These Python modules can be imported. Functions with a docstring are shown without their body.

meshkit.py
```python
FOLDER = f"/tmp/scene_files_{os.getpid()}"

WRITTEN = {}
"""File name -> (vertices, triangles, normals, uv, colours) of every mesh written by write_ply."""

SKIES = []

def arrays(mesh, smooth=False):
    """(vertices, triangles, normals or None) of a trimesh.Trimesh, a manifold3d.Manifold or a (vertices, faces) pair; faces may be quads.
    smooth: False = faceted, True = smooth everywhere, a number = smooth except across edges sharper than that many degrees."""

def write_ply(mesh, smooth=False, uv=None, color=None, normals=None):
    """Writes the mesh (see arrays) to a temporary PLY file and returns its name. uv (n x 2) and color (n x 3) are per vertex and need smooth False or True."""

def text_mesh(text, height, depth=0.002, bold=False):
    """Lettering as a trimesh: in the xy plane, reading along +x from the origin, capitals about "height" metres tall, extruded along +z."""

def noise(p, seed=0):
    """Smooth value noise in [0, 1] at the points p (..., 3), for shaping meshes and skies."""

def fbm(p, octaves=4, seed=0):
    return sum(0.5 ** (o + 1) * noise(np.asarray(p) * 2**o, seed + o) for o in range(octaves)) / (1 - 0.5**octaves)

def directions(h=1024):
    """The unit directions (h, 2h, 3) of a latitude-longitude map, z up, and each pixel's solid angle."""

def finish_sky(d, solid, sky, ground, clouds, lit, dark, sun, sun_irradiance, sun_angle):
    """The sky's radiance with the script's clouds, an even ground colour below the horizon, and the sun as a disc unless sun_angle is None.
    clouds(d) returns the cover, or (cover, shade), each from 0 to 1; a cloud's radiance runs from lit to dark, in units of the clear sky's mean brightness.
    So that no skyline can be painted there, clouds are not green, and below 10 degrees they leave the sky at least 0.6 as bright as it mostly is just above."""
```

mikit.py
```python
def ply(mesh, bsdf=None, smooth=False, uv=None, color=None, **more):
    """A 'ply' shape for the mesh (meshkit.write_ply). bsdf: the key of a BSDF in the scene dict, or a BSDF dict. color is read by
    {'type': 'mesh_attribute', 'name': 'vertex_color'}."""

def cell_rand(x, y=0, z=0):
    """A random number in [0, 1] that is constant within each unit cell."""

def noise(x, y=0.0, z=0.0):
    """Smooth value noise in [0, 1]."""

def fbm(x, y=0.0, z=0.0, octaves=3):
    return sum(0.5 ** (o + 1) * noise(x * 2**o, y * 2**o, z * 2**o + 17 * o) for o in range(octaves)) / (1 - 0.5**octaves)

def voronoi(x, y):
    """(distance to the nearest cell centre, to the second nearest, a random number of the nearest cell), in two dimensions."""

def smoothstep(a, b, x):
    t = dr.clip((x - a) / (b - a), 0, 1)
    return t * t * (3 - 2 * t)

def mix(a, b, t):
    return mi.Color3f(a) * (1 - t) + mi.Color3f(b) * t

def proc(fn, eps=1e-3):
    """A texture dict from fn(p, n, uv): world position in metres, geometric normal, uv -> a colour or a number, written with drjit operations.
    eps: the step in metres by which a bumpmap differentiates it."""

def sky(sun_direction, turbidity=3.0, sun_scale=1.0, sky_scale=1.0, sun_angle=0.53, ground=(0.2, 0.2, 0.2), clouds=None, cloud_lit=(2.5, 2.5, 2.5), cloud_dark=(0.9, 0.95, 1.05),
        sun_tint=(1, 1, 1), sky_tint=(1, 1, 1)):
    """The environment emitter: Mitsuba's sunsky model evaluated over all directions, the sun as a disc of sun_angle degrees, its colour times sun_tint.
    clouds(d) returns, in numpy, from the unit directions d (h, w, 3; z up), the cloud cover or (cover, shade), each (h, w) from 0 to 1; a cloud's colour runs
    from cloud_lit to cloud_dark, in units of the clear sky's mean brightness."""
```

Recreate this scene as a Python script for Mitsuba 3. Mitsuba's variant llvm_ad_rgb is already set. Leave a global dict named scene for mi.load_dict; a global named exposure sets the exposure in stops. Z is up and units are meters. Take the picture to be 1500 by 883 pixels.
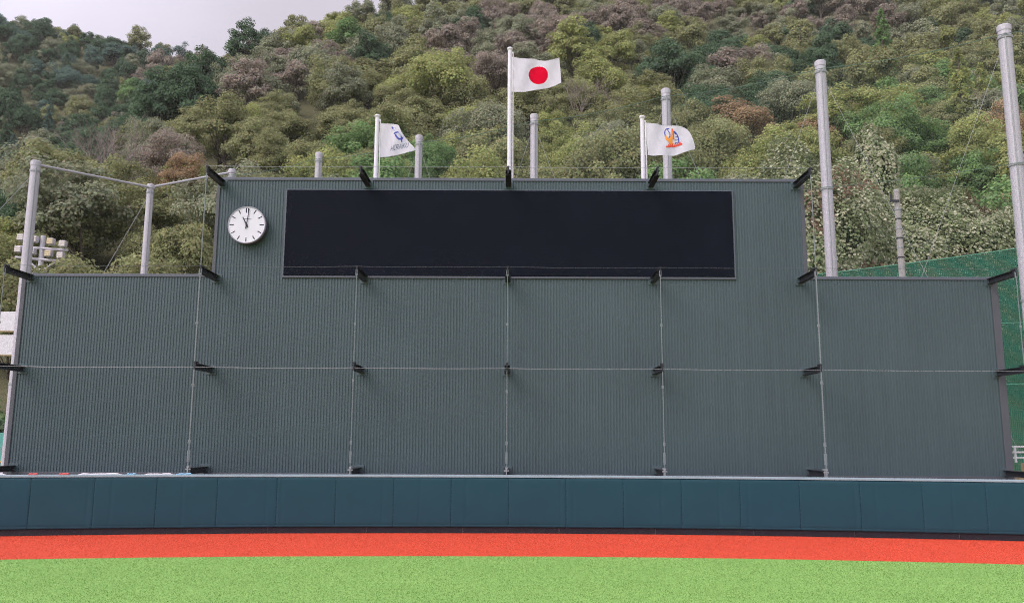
import math, random
import numpy as np
import trimesh
import shapely
from shapely.geometry import Polygon, LineString, Point
import drjit as dr
import mitsuba as mi
import mikit, meshkit
from mikit import proc, noise, fbm, smoothstep, mix

T = mi.ScalarTransform4f
scene, labels = {'type': 'scene'}, {}
rng = np.random.default_rng(7)
random.seed(7)

# ------------------------------------------------------------------ camera, sky, exposure
EYE = np.array([0, 0, 1.8])
_p, _r, _y = (math.radians(a) for a in (8.981, 0.280, -0.272))
_f = np.array([math.sin(_y) * math.cos(_p), math.cos(_y) * math.cos(_p), math.sin(_p)])
_r0 = np.array([math.cos(_y), -math.sin(_y), 0.0])
_u0 = np.cross(_r0, _f)
_up = -_r0 * math.sin(_r) + _u0 * math.cos(_r)
scene['camera'] = {'type': 'perspective', 'fov': math.degrees(2 * math.atan(750 / 1225)), 'fov_axis': 'x',
                   'near_clip': 0.1, 'far_clip': 3000.0,
                   'to_world': T().look_at(origin=EYE.tolist(), target=(EYE + _f).tolist(), up=_up.tolist())}
SUN = np.array([-0.56, -0.48, 0.68]); SUN = SUN / np.linalg.norm(SUN)


def cloud_cover(d):
    """An overcast deck: brighter towards the veiled sun and thinner low in the west, mottled by noise."""
    n = meshkit.fbm(d / np.maximum(d[..., 2:3] + 0.25, 0.1) * 1.6 + 11.3, 5, 4)
    n2 = meshkit.fbm(d * 3.1 + 3.0, 4, 9)
    west = np.array([-0.47, 0.745, 0.472]); west = west / np.linalg.norm(west)
    gap = np.exp(-((1 - d @ west) / 0.010) ** 1.0) 
    glow = 0.62 * np.maximum(0, d @ SUN - 0.15)
    shade = 0.965 - glow * (0.75 + 0.5 * n2) - 0.22 * (n - 0.5) - 0.17 * gap
    return np.ones(d.shape[:-1]), np.clip(shade, 0, 1)


scene['sky'] = mikit.sky(SUN.tolist(), turbidity=3, sun_scale=0.16, sun_angle=34, clouds=cloud_cover,
                         cloud_lit=(3.20, 3.10, 3.80), cloud_dark=(0.80, 0.745, 0.85), sun_tint=(0.98, 0.98, 1.22))
exposure = 3.15

# thin moist air between the field and the far ridges
scene['air'] = {'type': 'homogeneous', 'albedo': {'type': 'rgb', 'value': [0.94, 0.95, 0.96]}, 'sigma_t': 0.00018}
scene['camera']['medium'] = {'type': 'ref', 'id': 'air'}
scene['haze'] = {'type': 'cube', 'to_world': T().translate([0, 0, 199]).scale([700, 700, 201]), 'bsdf': {'type': 'null'}, 'interior': {'type': 'ref', 'id': 'air'}}
labels['haze'] = {'label': 'thin pale haze in front of the far wooded slopes', 'kind': 'stuff'}

# ------------------------------------------------------------------ helpers
_count = {}


def numbered(base):
    n = _count.get(base, -1) + 1
    _count[base] = n
    return base if n == 0 else f'{base}_{n:03d}'


def put(name, mesh, bsdf, parent=None, smooth=False, **kw):
    key = numbered(f'{parent}__{name}' if parent else name)
    scene[key] = mikit.ply(mesh, bsdf, smooth=smooth, **kw)
    return key


def thing(name, label, category, group=None):
    key = numbered(name)
    labels[key] = {'label': label, 'category': category}
    if group:
        labels[key]['group'] = group
    return key


def box(x0, x1, y0, y1, z0, z1, bevel=0.0):
    if bevel <= 0:
        m = trimesh.creation.box(extents=(x1 - x0, y1 - y0, z1 - z0))
        m.apply_translation(((x0 + x1) / 2, (y0 + y1) / 2, (z0 + z1) / 2))
        return m
    pts = []
    for sx in (0, 1):
        for sy in (0, 1):
            for sz in (0, 1):
                c = np.array([(x0, x1)[sx], (y0, y1)[sy], (z0, z1)[sz]], float)
                s = np.array([1 - 2 * sx, 1 - 2 * sy, 1 - 2 * sz]) * bevel
                for k in range(3):
                    q = c + s
                    q[k] = c[k]
                    pts.append(q)
    return trimesh.convex.convex_hull(np.array(pts))


def cat(ms):
    return trimesh.util.concatenate(ms)


def tube(pts, radii, n=8, caps=True):
    pts = np.asarray(pts, float)
    radii = np.broadcast_to(radii, len(pts))
    t = np.gradient(pts, axis=0)
    t /= np.linalg.norm(t, axis=1, keepdims=True)
    ref = np.array([0.0, 0, 1]) if abs(t[0, 2]) < 0.9 else np.array([1.0, 0, 0])
    a = np.cross(t, ref); a /= np.linalg.norm(a, axis=1, keepdims=True)
    b = np.cross(t, a)
    ang = np.arange(n) / n * 2 * np.pi
    v = pts[:, None] + radii[:, None, None] * (np.cos(ang)[None, :, None] * a[:, None] + np.sin(ang)[None, :, None] * b[:, None])
    v = v.reshape(-1, 3)
    f = []
    for i in range(len(pts) - 1):
        for j in range(n):
            p, q = i * n + j, i * n + (j + 1) % n
            f += [[p, q, q + n], [p, q + n, p + n]]
    if caps:
        v = np.vstack([v, pts[0], pts[-1]])
        a0, a1, L = len(v) - 2, len(v) - 1, (len(pts) - 1) * n
        for j in range(n):
            f += [[a0, (j + 1) % n, j], [a1, L + j, L + (j + 1) % n]]
    m = trimesh.Trimesh(v, np.array(f), process=False)
    if m.volume < 0:
        m.invert()
    return m


def rod(p, q, r, n=8):
    return tube([p, q], [r, r], n)


def lathe(profile, x, y, z, n=32):
    m = trimesh.creation.revolve(np.array(profile, float), sections=n)
    m.apply_translation((x, y, z))
    return m


def sag(p, q, drop, n=14):
    t = np.linspace(0, 1, n)[:, None]
    c = np.asarray(p) * (1 - t) + np.asarray(q) * t
    c[:, 2] -= (4 * t * (1 - t) * drop)[:, 0]
    return c


# ------------------------------------------------------------------ materials
def principled(name, color, rough=0.6, **kw):
    col = color if isinstance(color, dict) else {'type': 'rgb', 'value': list(color)}
    scene[name] = {'type': 'twosided', 'bsdf': {'type': 'principled', 'base_color': col, 'roughness': rough, **kw}}


def grain(base, amount=0.12, scale=6.0, fine=60.0):
    """A colour with dusty patches and a fine grain."""
    b = np.array(base)

    def fn(p, n, uv):
        v = 1 + amount * (fbm(p.x * scale, p.y * scale, p.z * scale, 3) - 0.5) * 2 + 0.5 * amount * (noise(p.x * fine, p.y * fine, p.z * fine) - 0.5) * 2
        return mi.Color3f(*b.tolist()) * v
    return proc(fn)


def wall_paint(p, n, uv):
    # rain streaks: narrow vertical runs of dust, and chalky patches
    s = fbm(p.x * 9.0, p.z * 0.35, 3.0, 3)
    q = fbm(p.x * 0.7, p.z * 0.9, 8.0, 3)
    v = 0.96 + 0.14 * (s - 0.5) + 0.14 * (q - 0.5)
    return mi.Color3f(0.068, 0.105, 0.116) * v


principled('wall_steel', proc(wall_paint), 0.42, specular=0.5)
principled('trim_steel', grain((0.105, 0.120, 0.150), 0.10, 2.5), 0.45)
principled('edge_steel', grain((0.085, 0.092, 0.108), 0.10, 2.5), 0.5)
principled('beam_steel', grain((0.022, 0.024, 0.031), 0.2, 9), 0.5)
principled('galvanised', grain((0.50, 0.49, 0.53), 0.04, 1.6, 12.0), 0.5, metallic=0.15)
principled('galvanised_wire', (0.34, 0.36, 0.37), 0.45, metallic=0.2)
principled('cable_steel', (0.20, 0.235, 0.245), 0.5)
principled('dark_cable', (0.10, 0.115, 0.13), 0.5)


def screen_face(p, n, uv):
    row = 0.5 + 0.5 * dr.cos(p.z * (2 * np.pi / 0.032))
    cell = mikit.cell_rand((p.x + 20) / 0.48, p.z / 0.48)
    v = 0.86 + 0.16 * row + 0.16 * (cell - 0.5) + 0.25 * (noise(p.x * 130, p.z * 130, 2.0) - 0.5)
    return mi.Color3f(0.0042, 0.0068, 0.0150) * v


principled('led_face', proc(screen_face), 0.75, specular=0.13)
principled('clock_white', grain((0.78, 0.79, 0.86), 0.03, 6), 0.35)
principled('clock_rim', (0.42, 0.41, 0.47), 0.35, metallic=0.3)
principled('clock_body', (0.05, 0.055, 0.075), 0.5)
principled('clock_ink', (0.018, 0.02, 0.04), 0.5)
principled('pole_paint', grain((0.74, 0.72, 0.78), 0.05, 6), 0.3)
principled('rope', (0.68, 0.66, 0.68), 0.8)
principled('kick_board', grain((0.008, 0.010, 0.017), 0.25, 7), 0.6)
principled('coping', grain((0.28, 0.37, 0.41), 0.12, 6), 0.45)
for k, col in enumerate([(0.0115, 0.063, 0.090), (0.0120, 0.064, 0.087), (0.0112, 0.063, 0.086)]):
    principled(f'pad_vinyl_{k}', grain(col, 0.07, 2.3, 120), 0.5, specular=0.28)
principled('wall_concrete', grain((0.34, 0.33, 0.32), 0.15, 4), 0.9)
principled('tan_block', grain((0.42, 0.33, 0.19), 0.15, 9), 0.9)
principled('white_paint', grain((0.74, 0.74, 0.75), 0.06, 6), 0.5)
principled('utility_concrete', grain((0.40, 0.385, 0.37), 0.14, 8), 0.85)
principled('dark_plastic', (0.03, 0.03, 0.04), 0.6)
principled('lamp_glass', grain((0.74, 0.69, 0.62), 0.06, 20), 0.25)
principled('lamp_glass_yellow', grain((0.70, 0.58, 0.33), 0.06, 20), 0.25)
principled('net_green', (0.010, 0.115, 0.068), 0.7)
principled('net_cord_green', (0.10, 0.30, 0.20), 0.7)
principled('net_thread', (0.09, 0.16, 0.115), 0.7)
principled('bark', grain((0.105, 0.088, 0.068), 0.3, 3, 30), 0.95)
principled('pale_bark', grain((0.30, 0.255, 0.23), 0.25, 3, 30), 0.95)
principled('ink_blue', (0.045, 0.07, 0.42), 0.8)
principled('ink_pale_blue', (0.42, 0.46, 0.72), 0.8)
principled('ink_grey', (0.10, 0.11, 0.22), 0.8)
principled('ink_orange', (0.86, 0.34, 0.06), 0.8)
principled('ink_red', (0.78, 0.085, 0.045), 0.8)
principled('cloth_red', (0.60, 0.12, 0.11), 0.9)
principled('cloth_white', (0.72, 0.70, 0.72), 0.9)
principled('cloth_blue', (0.28, 0.50, 0.66), 0.9)
principled('teal_sheet', (0.12, 0.40, 0.34), 0.8)
scene['leaf'] = {'type': 'principledthin', 'base_color': {'type': 'mesh_attribute', 'name': 'vertex_color'}, 'roughness': 0.5, 'diff_trans': 0.7, 'spec_trans': 0.0}
scene['flag_cloth'] = {'type': 'principledthin', 'base_color': {'type': 'rgb', 'value': [0.80, 0.78, 0.86]}, 'roughness': 0.8, 'diff_trans': 0.5}


def disc_print(p, n, uv):
    r = dr.sqrt(dr.square(uv.x) + dr.square(uv.y))
    return mix((0.80, 0.78, 0.86), (0.83, 0.008, 0.045), 1 - smoothstep(0.219, 0.226, r))


scene['disc_cloth'] = {'type': 'principledthin', 'base_color': proc(disc_print), 'roughness': 0.8, 'diff_trans': 0.5}


def turf_green(p, n, uv):
    a = fbm(p.x * 26, p.y * 26, 0.0, 3)
    b = fbm(p.x * 1.3, p.y * 1.3, 5.0, 3)
    return mix((0.150, 0.300, 0.066), (0.195, 0.360, 0.088), dr.clip(0.5 + 0.9 * (a - 0.5) + 0.5 * (b - 0.5), 0, 1))


def turf_red(p, n, uv):
    a = fbm(p.x * 30, p.y * 30, 0.0, 3)
    b = fbm(p.x * 1.7, p.y * 1.7, 5.0, 3)
    return mix((0.455, 0.046, 0.018), (0.53, 0.060, 0.025), dr.clip(0.5 + 0.9 * (a - 0.5) + 0.7 * (b - 0.5), 0, 1))


principled('turf_green', proc(turf_green), 0.85)
principled('turf_red', proc(turf_red), 0.85)


def soil(p, n, uv):
    a = fbm(p.x * 0.5, p.y * 0.5, p.z * 0.5, 4)
    return mix((0.070, 0.072, 0.034), (0.125, 0.128, 0.062), a)


principled('soil', proc(soil), 0.95)

# ------------------------------------------------------------------ setting: ground, turf, track, hill
CX, CY = 0.2, 15.83 - 50.0          # centre of the outfield arc


def arc_pts(R, a0, a1, n):
    a = np.linspace(a0, a1, n)
    return np.stack([CX + R * np.sin(a), CY + R * np.cos(a)], -1)


def ring(R0, R1, a0, a1, z, n=120):
    p, q = arc_pts(R0, a0, a1, n), arc_pts(R1, a0, a1, n)
    v = np.vstack([np.c_[p, np.full(n, z)], np.c_[q, np.full(n, z)]])
    i = np.arange(n - 1)
    f = np.vstack([np.c_[i + n, i + 1 + n, i + 1], np.c_[i + n, i + 1, i]])[:, ::-1]
    return trimesh.Trimesh(v, f, process=False)


def sheet(x0, x1, y0, y1, z):
    return trimesh.Trimesh([[x0, y0, z], [x1, y0, z], [x1, y1, z], [x0, y1, z]], [[0, 1, 2], [0, 2, 3]], process=False)


R_FOOT, R_TURF = 50.0, 47.07
put('ground', sheet(-690, 690, -690, 690, -0.012), 'soil'); labels['ground'] = {'label': 'bare brown soil ground behind the ballfield wall', 'kind': 'structure'}
put('outfield', ring(0.5, R_TURF, -math.pi, math.pi, 0.0, 240), 'turf_green'); labels['outfield'] = {'label': 'bright green artificial turf of the outfield', 'kind': 'structure'}
put('warning_track', ring(R_TURF, R_FOOT + 0.4, -1.2, 1.2, 0.0, 240), 'turf_red'); labels['warning_track'] = {'label': 'orange red warning track strip below the padded wall', 'kind': 'structure'}


def blades(N, R0, R1, half, hmin, hmax, w, cols, seed):
    g = np.random.default_rng(seed)
    a = g.uniform(-half, half, N); R = np.sqrt(g.uniform(R0 ** 2, R1 ** 2, N))
    c = np.stack([CX + R * np.sin(a), CY + R * np.cos(a), np.zeros(N)], -1)
    th = g.uniform(0, 2 * np.pi, N); h = g.uniform(hmin, hmax, N)
    s = np.stack([np.cos(th), np.sin(th), np.zeros(N)], -1) * (w / 2)
    l = np.stack([g.normal(0, .5, N) * h, g.normal(0, .5, N) * h, h], -1)
    v = np.stack([c - s, c + s, c + l], 1).reshape(-1, 3)
    f = np.arange(3 * N).reshape(-1, 3)
    t = g.uniform(0, 1, N)[:, None]
    col = (np.array(cols[0]) * (1 - t) + np.array(cols[1]) * t) * g.uniform(0.9, 1.1, N)[:, None]
    return trimesh.Trimesh(v, f, process=False), np.repeat(col, 3, 0)


m, c = blades(130000, 42.6, R_TURF - 0.01, 0.205, 0.006, 0.015, 0.007, [(0.148, 0.302, 0.064), (0.210, 0.375, 0.100)], 3)
put('turf_fibres', m, 'leaf', color=c); labels['turf_fibres'] = {'label': 'short green turf fibres standing on the outfield', 'category': 'grass', 'kind': 'stuff'}
m, c = blades(80000, R_TURF + 0.01, R_FOOT - 0.02, 0.205, 0.004, 0.009, 0.007, [(0.44, 0.044, 0.017), (0.55, 0.066, 0.028)], 4)
put('track_fibres', m, 'leaf', color=c); labels['track_fibres'] = {'label': 'short red turf fibres standing on the warning track', 'category': 'grass', 'kind': 'stuff'}


CREST = ([40, 95, 138, 165, 185, 205, 232, 270, 340], [-52, -52, -55, -56, -45, -32, -19, 12, 60])


def height(x, y):
    x, y = np.asarray(x, float), np.asarray(y, float)
    xc = np.interp(y, *CREST)
    main = 0.625 * (y - 43) + 0.105 * np.maximum(0, y - 115) - 0.95 * np.maximum(0, xc - x)
    left = 0.70 * (y - 90) + 0.11 * (-75 - x) - 1.3 * np.maximum(0, y - 276 + 0.03 * (x + 142))
    k = 5.0
    h = np.maximum(main, left) + k * np.log1p(np.exp(-np.abs(main - left) / k))
    h = k * np.logaddexp(0, h / k) - 3.2
    n = meshkit.fbm(np.stack([x / 34, y / 34, np.zeros_like(x)], -1), 3, 5) - 0.5
    return h + n * np.clip(h + 3, 0, 40) * 0.28


gx, gy = np.meshgrid(np.linspace(-240, 270, 140), np.linspace(24, 365, 100))
gv = np.stack([gx.ravel(), gy.ravel(), height(gx, gy).ravel()], -1)
gi = np.arange(140 * 100).reshape(100, 140)
gf = np.vstack([np.c_[gi[:-1, :-1].ravel(), gi[:-1, 1:].ravel(), gi[1:, 1:].ravel()], np.c_[gi[:-1, :-1].ravel(), gi[1:, 1:].ravel(), gi[1:, :-1].ravel()]])
put('hillside', trimesh.Trimesh(gv, gf, process=False), 'soil', smooth=True)
labels['hillside'] = {'label': 'steep wooded hillside rising behind the scoreboard', 'kind': 'structure'}

# ------------------------------------------------------------------ scoreboard
Y = 17.5
COL = [-10.32, -6.36, -3.205, -0.17, 2.90, 6.025, 10.03]
ROW = [7.12, 5.03, 3.09, 1.055]
sb = thing('scoreboard', 'dark blue grey ribbed steel scoreboard wall with a long blank black screen', 'scoreboard')


def corrugated(x0, x1, z0, z1):
    """Trapezoidal ribs 62 mm apart and 14 mm deep; the crests face the field."""
    pitch, d = 0.0620, 0.014
    k0, k1 = round(x0 / pitch), round(x1 / pitch)
    x0, x1 = k0 * pitch, k1 * pitch
    prof = [(x0, 0.0)]
    for k in range(k0, k1):
        x = k * pitch
        prof += [(x + 0.004, 0), (x + 0.012, -d), (x + 0.042, -d), (x + 0.050, 0)]
    prof.append((x1, 0.0))
    pr = np.array(prof); n = len(pr)
    v = np.vstack([np.c_[pr[:, 0], Y + pr[:, 1], np.full(n, z0)], np.c_[pr[:, 0], Y + pr[:, 1], np.full(n, z1)]])
    i = np.arange(n - 1)
    return trimesh.Trimesh(v, np.vstack([np.c_[i, i + 1, i + 1 + n], np.c_[i, i + 1 + n, i + n]]), process=False)


XL, XU0, XU1, XR, ZL, ZU = -10.49, -6.45, 6.17, 10.17, 5.09, 7.225
for x0, x1, z1 in ((XL, XU0, ZL), (XU0, XU1, ZU), (XU1, XR, ZL)):
    put('cladding', corrugated(x0, x1, 0.55, z1), 'wall_steel', sb)
put('core', cat([box(XL + .03, XR - .03, Y + .02, Y + .42, 0.3, ZL - .03), box(XU0 + .03, XU1 - .03, Y + .02, Y + .42, ZL - .03, ZU - .03)]), 'edge_steel', sb)
for x0, x1, z in ((XL - .03, XU0 - .03, ZL), (XU0 - .03, XU1 + .03, ZU), (XU1 + .03, XR + .03, ZL)):
    put('top_flashing', box(x0, x1, Y - .035, Y + .46, z - .03, z + .035, .006), 'trim_steel', sb)
for x0, x1, z0, z1 in ((XL - .03, XL + .06, .55, ZL - .03), (XR - .12, XR + .03, .55, ZL - .03), (XU0 - .03, XU0 + .04, ZL + .035, ZU - .03), (XU1 - .05, XU1 + .03, ZL + .035, ZU - .03)):
    put('side_flashing', box(x0, x1, Y - .032, Y + .45, z0, z1, .005), 'edge_steel', sb)
put('base_flashing', box(XL + .06, XR - .12, Y - .03, Y + .1, 0.45, 0.985, .004), 'edge_steel', sb)
put('footing', box(XL, XR, Y - .25, Y + .8, -0.02, 0.45), 'wall_concrete', sb)
# the screen and its thin frame
SX0, SX1, SZ0, SZ1 = -4.945, 4.634, 5.098, 6.973
put('screen', box(SX0 + .002, SX1 - .002, Y - .07, Y - .001, SZ0 + .002, SZ1 - .002, .004), 'led_face', sb)
fr = 0.034
for a in ((SX0 - fr, SX1 + fr, SZ0 - .045, SZ0), (SX0 - fr, SX1 + fr, SZ1, SZ1 + .02), (SX0 - fr, SX0, SZ0, SZ1), (SX1, SX1 + fr, SZ0, SZ1)):
    put('screen_frame', box(a[0], a[1], Y - .055, Y - .002, a[2], a[3], .004), 'trim_steel', sb)


def i_beam(x, z, y0, y1):
    w, h, tf, tw = 0.112, 0.118, 0.011, 0.011
    return cat([box(x - w / 2, x + w / 2, y0, y1, z + h / 2 - tf, z + h / 2), box(x - w / 2, x + w / 2, y0, y1, z - h / 2, z - h / 2 + tf),
                box(x - tw / 2, x + tw / 2, y0, y1, z - h / 2 + tf, z + h / 2 - tf)])


YT = 16.53
for r, z in enumerate(ROW):
    for x in (COL[1:6] if r == 0 else COL):
        bk = put('bracket_beam', i_beam(x, z, YT + 0.1, Y - 0.03), 'beam_steel', sb)
        put('base_plate', box(x - .10, x + .10, Y - .03, Y - .0175, z - .10, z + .10, .003), 'wall_steel', bk)
        put('end_fitting', cat([box(x - .022, x + .022, YT - .02, YT + .14, z + .067, z + .10), box(x - .011, x + .011, YT - .02, YT + .10, z - .06, z + .066)]), 'beam_steel' if 0 < r < 3 or r == 0 else 'galvanised_wire', bk)
        if r == 3:
            put('shackle', box(x - .05, x + .05, YT - .005, YT + .03, z + .02, z + .05, .006), 'galvanised_wire', bk)
for r in range(3):
    xs = COL[1:6] if r == 0 else COL
    for a, b in zip(xs[:-1], xs[1:]):
        put('cable', tube(sag((a, YT, ROW[r] + .085 - .10 * (r == 2)), (b, YT, ROW[r] + .085 - .10 * (r == 2)), .012), (.0035 if r == 1 else .0045), 6), ('dark_cable' if r == 1 else 'galvanised_wire'), sb)
for i, x in enumerate(COL):
    segs = [(ROW[1] + .06, ROW[2]), (ROW[2], ROW[3] - .12)]
    if i == 1 or i == 5:
        segs.insert(0, (ROW[0] + .05, ROW[1] + .06))
    rad = [.010, .019, .009, .008, .010, .017, .010][i]
    for za, zb in segs:
        top = za > 6
        put('cable', rod((x, YT, za), (x, YT, zb), rad * (.55 if top else .8), 8), 'cable_steel', sb)
    for zc, L in ((1.34, .22), (1.62, .07), (2.62 + .1 * (i % 3), .06), (3.95, .05), (4.99, .12)):
        put('turnbuckle', cat([rod((x - .012, YT, zc - L / 2), (x - .012, YT, zc + L / 2), rad * .9 + .004, 6), rod((x + .012, YT, zc - L / 2), (x + .012, YT, zc + L / 2), rad * .75 + .003, 6)]), 'cable_steel', sb)

# ------------------------------------------------------------------ clock
ck = thing('wall_clock', 'round white clock reading eleven on the ribbed wall beside the black screen', 'clock')
kx, kz, kr, ky = -5.717, 6.145, 0.394, Y - 0.25


def facing(m):      # a mesh made in the xy plane, z up -> facing the field at the clock
    m = m.copy()
    m.apply_transform(np.array([[1, 0, 0, kx], [0, 0, -1, ky], [0, 1, 0, kz], [0, 0, 0, 1.0]]))
    return m


put('body', facing(lathe([(0, -.23), (kr - .02, -.23), (kr, -.21), (kr, 0.0), (kr - .004, .0), (0, .0)], 0, 0, 0, 72)), 'clock_body', ck, smooth=35)
put('rim', facing(lathe([(kr + .001, -.06), (kr + .008, -.05), (kr + .010, .012), (kr + .004, .022), (kr - .012, .020), (kr - .016, .004), (kr - .02, .002)], 0, 0, 0, 72)), 'clock_rim', ck, smooth=35)
put('face', facing(lathe([(0, .006), (kr - .015, .006), (kr - .015, .002), (0, .002)], 0, 0, 0, 72)), 'clock_white', ck)


def bar(r0, r1, w, deg, z0, z1, w1=None, off=0.0):
    w1 = w if w1 is None else w1
    g = Polygon([(-w / 2 + off, r0), (w / 2 + off, r0), (w1 / 2 + off, r1), (-w1 / 2 + off, r1)])
    m = trimesh.creation.extrude_polygon(g, z1 - z0, engine='earcut')
    m.apply_translation((0, 0, z0))
    m.apply_transform(trimesh.transformations.rotation_matrix(math.radians(-deg), (0, 0, 1)))
    return facing(m)


for h in range(12):
    if h == 0:
        for off in (-.022, .022):
            put('hour_mark', bar(.262, .362, .022, 0, .0075, .0095, None, off), 'clock_ink', ck)
    else:
        put('hour_mark', bar(.275, .365, .021, 30 * h, .0075, .0095), 'clock_ink', ck)
put('hour_hand', bar(-.06, .19, .030, -28, .016, .021, .018), 'clock_ink', ck)
put('minute_hand', bar(-.09, .345, .022, 7.5, .025, .029, .012), 'clock_ink', ck)
put('hub', facing(lathe([(0, .034), (.022, .034), (.022, .008), (0, .008)], 0, 0, 0, 20)), 'clock_ink', ck)
m = trimesh.creation.extrude_polygon(shapely.box(-.062, .130, .092, .139), .002, engine='earcut'); m.apply_translation((0, 0, .0075))
put('dial_line', facing(m), 'clock_ink', ck)

# ------------------------------------------------------------------ flag poles and flags
YF = 18.3
for x, zt, lab in ((-0.163, 10.667, 'tallest white flag pole carrying the flag with the red disc'), (-3.198, 9.02, 'white flag pole carrying the flag with a blue emblem and lettering'), (2.876, 9.01, 'white flag pole carrying the flag with an orange emblem')):
    k = thing('flag_pole', lab, 'flagpole', None)
    put('pole', tube([(x, YF, 0.0), (x, YF, zt - .06)], [.060, .047], 20), 'pole_paint', k, smooth=40)
    put('cap', lathe([(0, -.075), (.045, -.075), (.066, -.055), (.07, -.03), (.055, -.008), (0, 0.0)], x, YF, zt, 20), 'pole_paint', k, smooth=40)
    put('pulley', box(x + .045, x + .085, YF - .02, YF + .02, zt - .16, zt - .11, .008), 'pole_paint', k)
    put('halyard', cat([rod((x + .078, YF - .02, zt - .16), (x + .088, YF - .02, 5.4), .012, 6), rod((x + .066, YF + .03, zt - .16), (x + .07, YF + .03, 5.4), .008, 6)]), 'rope', k)


def flag_surface(seed, amp):
    def w(x, z):
        return amp * np.sin(6.5 * x + 2.2 * z + seed) * np.clip(x / 0.35, 0, 1) + .4 * amp * np.sin(13 * x - 5.0 * z + 2.1 * seed) * np.clip(x / .3, 0, 1) + .12 * amp * np.sin(31 * x + 19 * z)
    return w


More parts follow.
